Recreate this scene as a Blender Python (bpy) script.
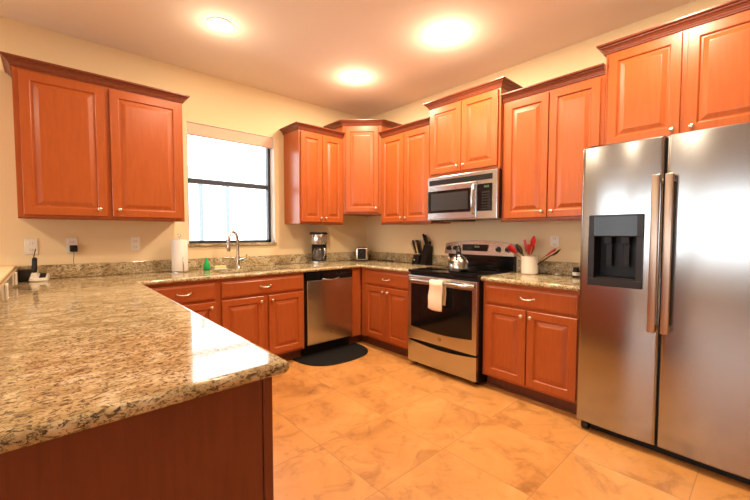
import bpy, bmesh, math, random
from mathutils import Vector, Matrix
from mathutils.geometry import tessellate_polygon

for o in list(bpy.data.objects):
    bpy.data.objects.remove(o)
C = bpy.context.scene.collection
PI = math.pi
R = math.radians
random.seed(4)

# ------------------------------------------------------------ camera
cam_d = bpy.data.cameras.new('camera')
cam = bpy.data.objects.new('camera', cam_d)
C.objects.link(cam)
cam_d.sensor_width = 36.0
cam_d.lens = 360.43 / 750 * 36.0
cam_d.clip_start = 0.05
cam.location = (-3.236, -3.749, 1.262)
cam.rotation_euler = (R(90 - 2.59), 0, R(-42.14))
bpy.context.scene.camera = cam

# ------------------------------------------------------------ world, exposure
W = bpy.data.worlds.new('sky')
bpy.context.scene.world = W
W.use_nodes = True
wn = W.node_tree
bg = wn.nodes['Background']
bg.inputs['Color'].default_value = (0.93, 0.97, 1.0, 1)
bg.inputs['Strength'].default_value = 6.0
vs = bpy.context.scene.view_settings
vs.view_transform = 'Standard'
vs.look = 'None'
vs.exposure = 0.10
vs.gamma = 1.0
vs.use_curve_mapping = False

CAN_COLOR = (1.0, 0.80, 0.57)
CAN_POWER = 13.0
H = 2.81                                   # ceiling height

def can_light(x, y, power=CAN_POWER):
    """ceiling light: area beam plus an added point light below it for spill"""
    l = bpy.data.lights.new('ceiling_spill_fill', 'POINT')  # added point light without a fixture, spilling onto ceiling and upper walls
    l.shadow_soft_size = 0.05; l.energy = power * 0.42; l.color = CAN_COLOR
    o = bpy.data.objects.new('ceiling_spill_fill', l)
    C.objects.link(o)
    o.location = (x, y, H - 0.13)
    l = bpy.data.lights.new('downlight_beam', 'AREA')
    l.shape = 'DISK'; l.size = 0.13; l.energy = power * 1.85; l.color = CAN_COLOR
    o = bpy.data.objects.new('downlight_beam', l)
    C.objects.link(o)
    o.location = (x, y, H - 0.015)
    return o

# ------------------------------------------------------------ materials
def mat(name, col, rough=0.5, metal=0.0, coat=0.0, spec=0.5):
    m = bpy.data.materials.new(name); m.use_nodes = True
    b = m.node_tree.nodes['Principled BSDF']
    b.inputs['Base Color'].default_value = (*col, 1)
    b.inputs['Roughness'].default_value = rough
    b.inputs['Metallic'].default_value = metal
    b.inputs['Coat Weight'].default_value = coat
    b.inputs['Coat Roughness'].default_value = 0.22
    b.inputs['Specular IOR Level'].default_value = spec
    return m

def nd(m, t, **kw):
    n = m.node_tree.nodes.new(t)
    for k, v in kw.items(): setattr(n, k, v)
    return n
def lk(m, a, b): m.node_tree.links.new(a, b)
def bsdf(m): return m.node_tree.nodes['Principled BSDF']

def ramp(m, stops, fac):
    r = nd(m, 'ShaderNodeValToRGB')
    e = r.color_ramp.elements
    while len(e) < len(stops): e.new(0.5)
    for i, (p, c) in enumerate(stops):
        e[i].position = p; e[i].color = (*c, 1)
    lk(m, fac, r.inputs['Fac'])
    return r.outputs['Color']

def noise(m, scale, vec=None, detail=4, rough=0.55, dist=0.0):
    n = nd(m, 'ShaderNodeTexNoise')
    n.inputs['Scale'].default_value = scale
    n.inputs['Detail'].default_value = detail
    n.inputs['Roughness'].default_value = rough
    n.inputs['Distortion'].default_value = dist
    if vec is not None: lk(m, vec, n.inputs['Vector'])
    return n.outputs['Fac']

def scaled(m, s):
    g = nd(m, 'ShaderNodeNewGeometry')
    mp = nd(m, 'ShaderNodeMapping')
    mp.inputs['Scale'].default_value = s
    lk(m, g.outputs['Position'], mp.inputs['Vector'])
    return mp.outputs['Vector']

def bump(m, fac, strength, dist=0.002):
    b = nd(m, 'ShaderNodeBump')
    b.inputs['Strength'].default_value = strength
    b.inputs['Distance'].default_value = dist
    lk(m, fac, b.inputs['Height'])
    lk(m, b.outputs['Normal'], bsdf(m).inputs['Normal'])

def wood_mat(name, dark, light, rough=0.3, coat=0.12):
    m = mat(name, light, rough, coat=coat, spec=0.4)
    f = noise(m, 6.0, scaled(m, (9, 9, 0.9)), 5, 0.6, 0.4)
    c = ramp(m, [(0.25, dark), (0.75, light)], f)
    lk(m, c, bsdf(m).inputs['Base Color'])
    return m
M_wood = wood_mat('cherry_wood', (0.36, 0.078, 0.017), (0.44, 0.105, 0.023))
M_crown = wood_mat('shaded_cherry_moulding', (0.16, 0.038, 0.017), (0.22, 0.054, 0.024), 0.32)  # cherry darkened, putting the shade on the moulding into its colour
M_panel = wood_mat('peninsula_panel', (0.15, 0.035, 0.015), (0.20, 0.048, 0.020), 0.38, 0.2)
M_toe = wood_mat('toe_kick_wood', (0.13, 0.040, 0.018), (0.17, 0.055, 0.024), 0.5, 0.0)

M_wall = mat('wall_paint', (0.80, 0.635, 0.385), 0.75)
bump(M_wall, noise(M_wall, 160, scaled(M_wall, (1, 1, 1)), 2), 0.08, 0.001)
M_ceil = mat('ceiling_paint', (0.86, 0.78, 0.67), 0.85)
bump(M_ceil, noise(M_ceil, 60, scaled(M_ceil, (1, 1, 1)), 3), 0.15, 0.002)
M_white = mat('white_plastic', (0.80, 0.76, 0.68), 0.35)
M_paper = mat('paper_towel', (0.85, 0.80, 0.74), 0.9)
M_black = mat('black_plastic', (0.008, 0.008, 0.009), 0.4, spec=0.3)
M_gloss = mat('black_glass', (0.006, 0.006, 0.007), 0.07, spec=0.4)
M_rubber = mat('black_rubber_mat', (0.008, 0.007, 0.006), 0.8, spec=0.2)
M_nickel = mat('brushed_nickel', (0.72, 0.62, 0.50), 0.28, 1.0)
M_bar = mat('bronze_toned_handle', (0.42, 0.33, 0.26), 0.32, 1.0)
M_steelp = mat('faucet_steel', (0.58, 0.56, 0.53), 0.25, 1.0)
M_bronze = mat('dark_bronze_frame', (0.03, 0.035, 0.05), 0.4)
M_red = mat('red_silicone', (0.62, 0.02, 0.02), 0.35)
M_brownw = mat('dark_utensil', (0.045, 0.02, 0.018), 0.4)
M_green = mat('green_soap', (0.01, 0.42, 0.10), 0.15)
M_sponge = mat('sponge_yellow', (0.80, 0.66, 0.30), 0.9)
M_towel = mat('cotton_towel', (0.86, 0.74, 0.55), 0.95)
bump(M_towel, noise(M_towel, 300, scaled(M_towel, (1, 1, 1)), 2), 0.4, 0.002)
M_ceramic = mat('white_ceramic', (0.84, 0.76, 0.66), 0.15, coat=0.4)
M_lightwood = mat('light_wood_handle', (0.55, 0.36, 0.18), 0.5)
M_valance = mat('valance_fabric', (0.72, 0.50, 0.38), 0.8)
M_dkgrey = mat('dark_grey_plastic', (0.022, 0.019, 0.018), 0.35, spec=0.3)
M_side = mat('fridge_side_grey', (0.10, 0.095, 0.09), 0.5)
M_post = mat('lanai_post_paint', (0.15, 0.20, 0.27), 0.5)
M_ground = mat('pale_concrete', (0.75, 0.73, 0.70), 0.9)
M_led = mat('green_display', (0.02, 0.05, 0.02), 0.3)
bsdf(M_led).inputs['Emission Color'].default_value = (0.45, 0.65, 0.25, 1)
bsdf(M_led).inputs['Emission Strength'].default_value = 0.25
M_lens = mat('lamp_lens', (1, 1, 1), 0.5)
bsdf(M_lens).inputs['Emission Color'].default_value = (1, 0.93, 0.80, 1)
bsdf(M_lens).inputs['Emission Strength'].default_value = 9.0

def steel_mat(name, col, rough, axis):
    m = mat(name, col, rough, 1.0)
    s = (2, 2, 700) if axis == 'h' else (500, 500, 2)
    f = noise(m, 1.0, scaled(m, s), 2)
    mr = nd(m, 'ShaderNodeMapRange')
    mr.inputs['To Min'].default_value = rough - 0.03
    mr.inputs['To Max'].default_value = rough + 0.05
    lk(m, f, mr.inputs['Value']); lk(m, mr.outputs['Result'], bsdf(m).inputs['Roughness'])
    return m
M_steel = steel_mat('stainless_steel', (0.56, 0.585, 0.59), 0.22, 'h')
M_fridge = steel_mat('fridge_stainless', (0.385, 0.395, 0.395), 0.17, 'h')
M_sink = mat('sink_steel', (0.5, 0.48, 0.45), 0.3, 1.0)

def granite():
    m = mat('granite', (0.7, 0.55, 0.35), 0.09, coat=0.05, spec=0.36)
    bsdf(m).inputs['Coat Roughness'].default_value = 0.03
    v = scaled(m, (1.0, 1.7, 1.7))
    big = noise(m, 9, v, 4, 0.6, 0.6)
    base = ramp(m, [(0.30, (0.33, 0.235, 0.105)), (0.50, (0.57, 0.45, 0.25)), (0.66, (0.74, 0.64, 0.44))], big)
    med = noise(m, 58, v, 6, 0.75, 0.9)
    blot = ramp(m, [(0.43, (1, 1, 1)), (0.495, (0, 0, 0))], med)
    mx = nd(m, 'ShaderNodeMix', data_type='RGBA')
    mx.inputs[7].default_value = (0.15, 0.105, 0.05, 1)
    lk(m, blot, mx.inputs[0]); lk(m, base, mx.inputs[6])
    fine = noise(m, 105, v, 5, 0.7, 0.3)
    dk = ramp(m, [(0.36, (1, 1, 1)), (0.42, (0, 0, 0))], fine)
    mx2 = nd(m, 'ShaderNodeMix', data_type='RGBA')
    mx2.inputs[7].default_value = (0.035, 0.032, 0.032, 1)
    lk(m, dk, mx2.inputs[0]); lk(m, mx.outputs[2], mx2.inputs[6])
    big2 = noise(m, 38, v, 5, 0.75, 0.5)
    dk2 = ramp(m, [(0.385, (1, 1, 1)), (0.42, (0, 0, 0))], big2)
    mx3 = nd(m, 'ShaderNodeMix', data_type='RGBA')
    mx3.inputs[7].default_value = (0.06, 0.05, 0.045, 1)
    lk(m, dk2, mx3.inputs[0]); lk(m, mx2.outputs[2], mx3.inputs[6])
    lk(m, mx3.outputs[2], bsdf(m).inputs['Base Color'])
    return m
M_granite = granite()

def tile():
    m = mat('travertine_tile', (0.6, 0.3, 0.1), 0.35)
    g = nd(m, 'ShaderNodeNewGeometry')
    sp = nd(m, 'ShaderNodeSeparateXYZ'); lk(m, g.outputs['Position'], sp.inputs[0])
    def math_(op, a, b=None):
        n = nd(m, 'ShaderNodeMath', operation=op)
        for i, q in enumerate((a, b)):
            if q is None: continue
            if isinstance(q, (int, float)): n.inputs[i].default_value = q
            else: lk(m, q, n.inputs[i])
        return n.outputs[0]
    P = 0.5165
    lines, cells = [], []
    for ax, off in ((0, 1.555 + P * 20), (1, 2.489 + P * 20)):
        q = math_('DIVIDE', math_('ADD', sp.outputs[ax], off), P)
        fr = math_('FRACT', q)
        d = math_('MINIMUM', fr, math_('SUBTRACT', 1.0, fr))
        lines.append(math_('LESS_THAN', d, 0.0045))
        cells.append(math_('FLOOR', q))
    grout = math_('MAXIMUM', lines[0], lines[1])
    cb = nd(m, 'ShaderNodeCombineXYZ'); lk(m, cells[0], cb.inputs[0]); lk(m, cells[1], cb.inputs[1])
    wnz = nd(m, 'ShaderNodeTexWhiteNoise', noise_dimensions='3D'); lk(m, cb.outputs[0], wnz.inputs['Vector'])
    sc = nd(m, 'ShaderNodeVectorMath', operation='SCALE'); sc.inputs['Scale'].default_value = 7.0
    lk(m, wnz.outputs['Color'], sc.inputs[0])
    ad = nd(m, 'ShaderNodeVectorMath', operation='ADD')
    lk(m, g.outputs['Position'], ad.inputs[0]); lk(m, sc.outputs[0], ad.inputs[1])
    n1 = noise(m, 2.6, ad.outputs[0], 7, 0.62, 0.7)
    c1 = ramp(m, [(0.30, (0.40, 0.17, 0.045)), (0.45, (0.60, 0.275, 0.078)), (0.60, (0.66, 0.315, 0.095)), (0.75, (0.70, 0.37, 0.135))], n1)
    n2 = noise(m, 5.0, ad.outputs[0], 9, 0.72, 0.8)
    v2 = ramp(m, [(0.33, (0.56, 0.50, 0.44)), (0.48, (0.97, 0.97, 0.97))], n2)
    mu = nd(m, 'ShaderNodeMix', data_type='RGBA', blend_type='MULTIPLY'); mu.inputs[0].default_value = 0.8
    lk(m, c1, mu.inputs[6]); lk(m, v2, mu.inputs[7])
    mx = nd(m, 'ShaderNodeMix', data_type='RGBA')
    mx.inputs[7].default_value = (0.40, 0.19, 0.065, 1)
    lk(m, grout, mx.inputs[0]); lk(m, mu.outputs[2], mx.inputs[6])
    lk(m, mx.outputs[2], bsdf(m).inputs['Base Color'])
    return m
M_tile = tile()

def glass_mat():
    m = bpy.data.materials.new('window_glass'); m.use_nodes = True
    t = m.node_tree; t.nodes.remove(t.nodes['Principled BSDF'])
    tr = t.nodes.new('ShaderNodeBsdfTransparent'); gl = t.nodes.new('ShaderNodeBsdfGlossy')
    gl.inputs['Roughness'].default_value = 0.02
    fr = t.nodes.new('ShaderNodeFresnel'); fr.inputs['IOR'].default_value = 1.35
    mx = t.nodes.new('ShaderNodeMixShader')
    t.links.new(fr.outputs[0], mx.inputs[0]); t.links.new(tr.outputs[0], mx.inputs[1]); t.links.new(gl.outputs[0], mx.inputs[2])
    t.links.new(mx.outputs[0], t.nodes['Material Output'].inputs['Surface'])
    return m
M_glass = glass_mat()
M_carafe = mat('carafe_glass', (0.05, 0.045, 0.04), 0.05, coat=1.0)

# ------------------------------------------------------------ geometry helpers
def bx(bm, x0, x1, y0, y1, z0, z1, bev=0.0, seg=2):
    vs_ = [bm.verts.new(p) for p in ((x0,y0,z0),(x1,y0,z0),(x1,y1,z0),(x0,y1,z0),(x0,y0,z1),(x1,y0,z1),(x1,y1,z1),(x0,y1,z1))]
    fs = [bm.faces.new([vs_[i] for i in f]) for f in ((3,2,1,0),(4,5,6,7),(0,1,5,4),(1,2,6,5),(2,3,7,6),(3,0,4,7))]
    if bev > 0:
        es = list({e for f in fs for e in f.edges})
        bmesh.ops.bevel(bm, geom=es, offset=bev, segments=seg, profile=0.5, affect='EDGES')
    return vs_

def B(): return bmesh.new()
def box(x0, x1, y0, y1, z0, z1, bev=0.0, seg=2):
    bm = B(); bx(bm, x0, x1, y0, y1, z0, z1, bev, seg); return bm

def lathe(bm, prof, c=(0, 0, 0), n=28, axis='z'):
    rings = []
    for r, z in prof:
        ring = []
        for i in range(n):
            a = 2 * PI * i / n
            if axis == 'z': p = (c[0] + r * math.cos(a), c[1] + r * math.sin(a), c[2] + z)
            elif axis == 'y': p = (c[0] + r * math.cos(a), c[1] + z, c[2] + r * math.sin(a))
            else: p = (c[0] + z, c[1] + r * math.cos(a), c[2] + r * math.sin(a))
            ring.append(bm.verts.new(p))
        rings.append(ring)
    for a, b in zip(rings, rings[1:]):
        for i in range(n):
            bm.faces.new((a[i], a[(i + 1) % n], b[(i + 1) % n], b[i]))
    bm.faces.new(rings[0][::-1]); bm.faces.new(rings[-1])
    return bm

def tube(bm, pts, r, n=12, rs=None, flat=1.0):
    pts = [Vector(p) for p in pts]
    up = None; rings = []
    for i, p in enumerate(pts):
        t = (pts[min(i + 1, len(pts) - 1)] - pts[max(i - 1, 0)]).normalized()
        if up is None:
            up = Vector((0, 0, 1)) if abs(t.z) < 0.9 else Vector((1, 0, 0))
        s = t.cross(up).normalized(); up = s.cross(t).normalized()
        rr = rs[i] if rs else r
        rings.append([bm.verts.new(p + s * rr * math.cos(2 * PI * k / n) + up * rr * flat * math.sin(2 * PI * k / n)) for k in range(n)])
    for a, b in zip(rings, rings[1:]):
        for i in range(n):
            bm.faces.new((a[i], a[(i + 1) % n], b[(i + 1) % n], b[i]))
    bm.faces.new(rings[0][::-1]); bm.faces.new(rings[-1])
    return bm

def obj(name, bm, m, parent=None, smooth=False, kind=None, auto=None):
    bmesh.ops.recalc_face_normals(bm, faces=bm.faces[:])
    me = bpy.data.meshes.new(name)
    bm.to_mesh(me); bm.free()
    me.materials.append(m)
    if smooth:
        me.polygons.foreach_set('use_smooth', [True] * len(me.polygons))
        if auto is not None:
            me.set_sharp_from_angle(angle=R(auto))
    o = bpy.data.objects.new(name, me)
    C.objects.link(o)
    if parent: o.parent = parent
    if kind: o['kind'] = kind
    return o

def thing(name, label, cat, loc=(0, 0, 0), rot=0, group=None):
    o = bpy.data.objects.new(name, None); C.objects.link(o)
    o.empty_display_size = 0.05
    o.location = loc; o.rotation_euler = (0, 0, R(rot))
    if label: o['label'] = label
    if cat: o['category'] = cat
    if group: o['group'] = group
    return o
def tag(o, label, cat, group=None):
    o['label'] = label; o['category'] = cat
    if group: o['group'] = group
    return o
def struct(name, bm, m, parent=None):
    return obj(name, bm, m, parent, kind=None if parent else 'structure')
def place(o, loc, rot=0):
    o.location = loc; o.rotation_euler = (0, 0, R(rot)); return o
def dup(root, loc, rot=None, label=None):
    r = root.copy(); C.objects.link(r); r.location = loc
    if rot is not None: r.rotation_euler = rot
    if label: r['label'] = label
    for ch in list(root.children):
        c = ch.copy(); C.objects.link(c); c.parent = r
        for g in list(ch.children):
            d = g.copy(); C.objects.link(d); d.parent = c
    return r

def offset_poly(pts, dist):
    """inset a CCW polygon, one distance per edge (edge i runs pts[i] -> pts[i+1])"""
    n = len(pts); out = []
    for i in range(n):
        a, b, c = Vector(pts[i - 1]), Vector(pts[i]), Vector(pts[(i + 1) % n])
        d1 = (b - a).normalized(); d2 = (c - b).normalized()
        n1 = Vector((-d1.y, d1.x)); n2 = Vector((-d2.y, d2.x))
        e1, e2 = dist[i - 1], dist[i]
        cr = d1.x * d2.y - d1.y * d2.x
        if abs(cr) < 1e-5:
            out.append(b + n1 * e1); continue
        p1 = b + n1 * e1; p2 = b + n2 * e2
        t = ((p2.x - p1.x) * d2.y - (p2.y - p1.y) * d2.x) / cr
        out.append(p1 + d1 * t)
    return out

def slab(pts, nose, z0, z1, holes=()):
    """worktop slab with a rounded nose on the edges flagged in nose"""
    bm = B(); r = (z1 - z0) / 2; rings = []
    for k in range(9):
        a = -PI / 2 + PI * k / 8
        ins = r * (1 - math.cos(a)); z = (z0 + z1) / 2 + r * math.sin(a)
        q = offset_poly(pts, [ins if f else 0.0 for f in nose])
        rings.append([bm.verts.new((p.x, p.y, z)) for p in q])
    q = offset_poly(pts, [r + 0.003 if f else 0.003 for f in nose])
    rings.append([bm.verts.new((p.x, p.y, z1)) for p in q])
    n = len(pts)
    for a, b in zip(rings, rings[1:]):
        for i in range(n):
            bm.faces.new((a[i], a[(i + 1) % n], b[(i + 1) % n], b[i]))
    hv = []
    for h in holes:
        lo = [bm.verts.new((x, y, z0)) for x, y in h]; hi = [bm.verts.new((x, y, z1)) for x, y in h]
        for i in range(len(h)):
            bm.faces.new((lo[i], lo[(i + 1) % len(h)], hi[(i + 1) % len(h)], hi[i]))
        hv.append((lo, hi))
    for ring, w in ((rings[0], 0), (rings[-1], 1)):
        loops = [ring] + [h[w] for h in hv]
        flat = [v for l in loops for v in l]
        tris = tessellate_polygon([[v.co.copy() for v in l] for l in loops])
        for t in tris:
            try: bm.faces.new([flat[i] for i in t])
            except ValueError: pass
    return bm

def sweep(path, prof, closed_ends=True):
    """profile (out, z) swept along an open XY path; outward = right-hand side of travel"""
    bm = B(); rings = []; n = len(path)
    for i, p in enumerate(path):
        p = Vector(p)
        d1 = (p - Vector(path[i - 1])).normalized() if i else None
        d2 = (Vector(path[i + 1]) - p).normalized() if i < n - 1 else None
        n1 = Vector((d1.y, -d1.x)) if d1 else None
        n2 = Vector((d2.y, -d2.x)) if d2 else None
        if n1 and n2:
            mdir = (n1 + n2).normalized(); k = 1 / max(0.2, mdir.dot(n1))
        else:
            mdir = n1 or n2; k = 1
        rings.append([bm.verts.new((p.x + mdir.x * k * o, p.y + mdir.y * k * o, z)) for o, z in prof])
    m_ = len(prof)
    for a, b in zip(rings, rings[1:]):
        for i in range(m_):
            bm.faces.new((a[i], a[(i + 1) % m_], b[(i + 1) % m_], b[i]))
    bm.faces.new(rings[0][::-1]); bm.faces.new(rings[-1])
    return bm

def rect_rings(x0, x1, z0, z1, prof, yb):
    """raised rectangular panel facing -y; prof = (inset, y) from outside to centre"""
    bm = B(); rings = []
    for ins, y in [(0, yb)] + list(prof):
        rings.append([bm.verts.new(p) for p in ((x0+ins,y,z0+ins),(x1-ins,y,z0+ins),(x1-ins,y,z1-ins),(x0+ins,y,z1-ins))])
    for a, b in zip(rings, rings[1:]):
        for i in range(4):
            bm.faces.new((a[i], a[(i+1) % 4], b[(i+1) % 4], b[i]))
    bm.faces.new(rings[0][::-1]); bm.faces.new(rings[-1])
    return bm

# ------------------------------------------------------------ setting
WX0, WX1, WZ0, WZ1 = -2.245, -1.353, 1.165, 2.325         # kitchen window opening
LX, FY = -7.6, -7.0
def wall_with_holes(axis, pos, thick, a0, a1, holes, z1=H):
    bm = B(); cur = a0
    def put(p0, p1, q0, q1):
        if axis == 'y': bx(bm, p0, p1, min(pos, pos+thick), max(pos, pos+thick), q0, q1)
        else: bx(bm, min(pos, pos+thick), max(pos, pos+thick), p0, p1, q0, q1)
    for h0, h1, z0, zz in sorted(holes):
        put(cur, h0, 0, z1)
        if z0 > 0: put(h0, h1, 0, z0)
        put(h0, h1, zz, z1); cur = h1
    put(cur, a1, 0, z1)
    return bm
struct('wall_back', wall_with_holes('y', 0, 0.16, LX - 0.16, 0.16, [(WX0, WX1, WZ0, WZ1)]), M_wall)
struct('wall_right', wall_with_holes('x', 0, 0.16, FY, 0, []), M_wall)
LW = [(-5.8, -2.15, 0.77, 2.05), (-1.95, -0.25, 0.0, 2.2)]
struct('wall_left', wall_with_holes('x', LX, -0.16, FY, 0, LW), M_wall)
struct('wall_front', wall_with_holes('y', FY, -0.16, LX - 0.16, 0.16, []), M_wall)
struct('floor', box(LX - 0.16, 0.16, FY - 0.16, 0.16, -0.1, 0), M_tile)
struct('ceiling', box(LX - 0.16, 0.16, FY - 0.16, 0.16, H, H + 0.1), M_ceil)
struct('patio_ground', box(-30, 22, -30, 30, -0.3, -0.12), M_ground)
# half wall that backs the peninsula
hw = box(-3.555, -3.43, -2.83, 0, 0, 1.015)
struct('wall_half', hw, M_wall)
struct('trim_1', box(-3.575, -3.424, -2.85, 0, 1.015, 1.030, 0.006), M_wall)
bb = B(); bx(bb, LX, -3.575, -0.014, 0, 0, 0.0)if False else None
bm = B(); bx(bm, -4.5, -3.56, -0.014, 0, 0, 0.1, 0.004); bx(bm, LX, -4.5, -0.014, 0, 0, 0.1, 0.004)
struct('baseboard_back', bm, M_white)
struct('baseboard_right', box(-0.014, 0, FY, -3.9, 0, 0.1, 0.004), M_white)
struct('baseboard_left', box(LX, LX + 0.014, FY, 0, 0, 0.1, 0.004), M_white)

def window(name, x0, x1, z0, z1, yf, rails, mullions, root_loc=(0, 0, 0), rot=0, t=0.035):
    r = bpy.data.objects.new(name, None); C.objects.link(r); r['kind'] = 'structure'
    r.location = root_loc; r.rotation_euler = (0, 0, R(rot))
    bm = B()
    bx(bm, x0, x0 + t, yf - 0.03, yf + 0.03, z0, z1); bx(bm, x1 - t, x1, yf - 0.03, yf + 0.03, z0, z1)
    bx(bm, x0, x1, yf - 0.03, yf + 0.03, z0, z0 + t * 0.8); bx(bm, x0, x1, yf - 0.03, yf + 0.03, z1 - t, z1)
    obj('window_frame', bm, M_bronze, r)
    for z in rails: obj('meeting_rail', box(x0 + t, x1 - t, yf - 0.035, yf + 0.02, z - 0.022, z + 0.022), M_bronze, r)
    for x in mullions: obj('mullion', box(x - 0.02, x + 0.02, yf - 0.03, yf + 0.02, z0 + t, z1 - t), M_bronze, r)
    obj('glass_pane', box(x0 + t, x1 - t, yf + 0.002, yf + 0.006, z0 + t * 0.8, z1 - t), M_glass, r)
    return r
window('window_1', WX0, WX1, WZ0, WZ1, 0.122, [1.78], [])
window('window_2', -1.95, -0.25, 0.0, 2.2, 0.08, [], [-1.1], (LX, 0, 0), 90)
window('window_3', -5.8, -2.15, 0.77, 2.05, 0.08, [], [-3.98], (LX, 0, 0), 90)
struct('trim_2', box(WX0 - 0.01, WX1 + 0.012, -0.022, 0.068, WZ0 - 0.024, WZ0, 0.004), M_granite)

M_jamb = mat('white_jamb_paint', (0.86, 0.84, 0.80), 0.5)
bm = B(); bx(bm, WX1 - 0.004, WX1, 0.0, 0.092, WZ0, WZ1); bx(bm, WX0, WX0 + 0.004, 0.0, 0.092, WZ0, WZ1); bx(bm, WX0, WX1, 0.0, 0.092, WZ1 - 0.003, WZ1)
struct('trim_3', bm, M_jamb)
# lanai posts outside the kitchen window
for x, lb in ((-1.36, 'pale lanai post outside the window, left one'), (-0.93, 'pale lanai post outside the window, nearer the right frame')):
    p = thing('lanai_post', lb, 'post', (x, 2.6, -0.12), 0, 'lanai posts outside the window')
    obj('shaft', box(-0.030, 0.030, -0.030, 0.030, 0, 2.22), M_post, p)
    obj('base_plate', box(-0.07, 0.07, -0.07, 0.07, 0, 0.02), M_post, p)

tag(obj('lanai_beam', box(-3.2, 1.5, 2.56, 2.64, 2.10, 2.16), M_post), 'pale horizontal beam joining the lanai posts outside', 'beam')

# ------------------------------------------------------------ cabinet builder
DOOR = [(0, -.017), (.003, -.020), (.052, -.020), (.056, -.017), (.061, -.0095), (.070, -.0095), (.096, -.0185), (.100, -.019)]
DRAW = [(0, -.012), (.005, -.016), (.012, -.0175), (.016, -.020)]
def prof_at(prof, y): return [(i, y + d) for i, d in prof]

def knob(parent, x, y, z):
    bm = B(); lathe(bm, [(0.0065, 0), (0.0055, -0.006), (0.005, -0.012), (0.010, -0.016), (0.0145, -0.020), (0.0145, -0.024), (0.010, -0.028), (0.003, -0.030)], (x, y, z), 18, 'y')
    return obj('knob', bm, M_nickel, parent, True)
def pull(parent, x, y, z, w=0.10):
    bm = B(); pts = []
    for i in range(17):
        t = i / 16; xx = -w / 2 + w * t
        pts.append((x + xx, y - 0.004 - 0.026 * (math.sin(PI * t) ** 0.6), z - 0.006 * math.sin(PI * t)))
    tube(bm, pts, 0.0045, 8, [0.0075 if i in (0, 16) else (0.0036 + 0.003 * abs(math.sin(2 * PI * i / 16))) for i in range(17)])
    lathe(bm, [(0.010, 0.0), (0.009, -0.005)], (x - w / 2, y, z), 14, 'y')
    lathe(bm, [(0.010, 0.0), (0.009, -0.005)], (x + w / 2, y, z), 14, 'y')
    return obj('handle', bm, M_nickel, parent, True)
def door(parent, x0, x1, z0, z1, y, knob_at=None):
    o = obj('door', rect_rings(x0, x1, z0, z1, prof_at(DOOR, y), y), M_wood, parent)
    if knob_at: knob(o, knob_at[0], y - 0.020, knob_at[1])
    return o
def drawer(parent, x0, x1, z0, z1, y, w=0.10):
    o = obj('drawer_front', rect_rings(x0, x1, z0, z1, prof_at(DRAW, y), y), M_wood, parent)
    pull(o, (x0 + x1) / 2, y - 0.020, (z0 + z1) / 2, w)
    return o

CROWN = [(0.000, 0.0), (0.007, 0.0), (0.009, 0.009), (0.013, 0.011), (0.015, 0.018), (0.024, 0.030), (0.034, 0.037), (0.036, 0.043), (0.047, 0.047), (0.050, 0.052), (0.050, 0.060), (0.0, 0.060)]
def crown(parent, path, z):
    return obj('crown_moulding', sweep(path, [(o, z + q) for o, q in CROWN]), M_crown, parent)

def upper(label, loc, rot, w, d, z0, z1, doors, crown_z, ends, group='cherry wall cabinets', side=None):
    t = thing('wall_cabinet', label, 'cabinet', loc, rot, group)
    bm = B(); bx(bm, 0, w, -d, 0, z0, z1)
    obj('body', bm, M_wood, t)
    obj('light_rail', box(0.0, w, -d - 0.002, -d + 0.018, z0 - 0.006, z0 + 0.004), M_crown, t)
    for x0, x1, zz0, zz1, k in doors: door(t, x0, x1, zz0, zz1, -d, k)
    path = []
    if ends[0]: path.append((0, -0.002))
    path += [(0, -d - 0.001), (w, -d - 0.001)]
    if ends[1]: path.append((w, -0.002))
    crown(t, path, crown_z)
    return t

Z0, Z1, ZD0, ZD1 = 1.372, 2.375, 1.392, 2.352
UD = 0.33
# left of the window: x -3.385 .. -2.36
upper('cherry two-door wall cabinet left of the kitchen window', (-3.385, 0, 0), 0, 1.025, UD, Z0, Z1,
      [(0.03, 0.489, ZD0, ZD1, (0.44, 1.445)), (0.52, 1.005, ZD0, ZD1, (0.565, 1.445))], 2.372, (1, 1))
# right of the window
upper('narrow cherry two-door wall cabinet between window and corner cabinet', (-1.236, 0, 0), 0, 0.584, UD, Z0, Z1,
      [(0.018, 0.289, ZD0, ZD1, (0.26, 1.435)), (0.295, 0.568, ZD0, ZD1, (0.324, 1.435))], 2.372, (1, 0))
# right wall, left of the microwave (origin at the left end, running to -y)
upper('cherry two-door wall cabinet above the knife block', (0, -0.652, 0), -90, 0.742, UD, Z0, Z1,
      [(0.016, 0.367, ZD0, ZD1, (0.335, 1.435)), (0.375, 0.726, ZD0, ZD1, (0.407, 1.435))], 2.372, (0, 0))
upper('short raised cherry wall cabinet above the microwave', (0, -1.396, 0), -90, 0.768, 0.365, 1.822, 2.502,
      [(0.02, 0.380, 1.848, 2.485, (0.348, 1.895)), (0.388, 0.748, 1.848, 2.485, (0.42, 1.895))], 2.500, (1, 1))
upper('cherry two-door wall cabinet between microwave and refrigerator', (0, -2.166, 0), -90, 0.762, UD, Z0, Z1,
      [(0.035, 0.385, ZD0, ZD1, (0.352, 1.437)), (0.393, 0.738, ZD0, ZD1, (0.425, 1.437))], 2.372, (0, 0))
upper('raised cherry wall cabinet above the refrigerator', (0, -2.930, 0), -90, 0.93, UD, 1.840, 2.502,
      [(0.018, 0.408, 1.868, 2.485, (0.375, 1.905)), (0.434, 0.912, 1.868, 2.485, (0.467, 1.905))], 2.500, (1, 1))
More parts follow.
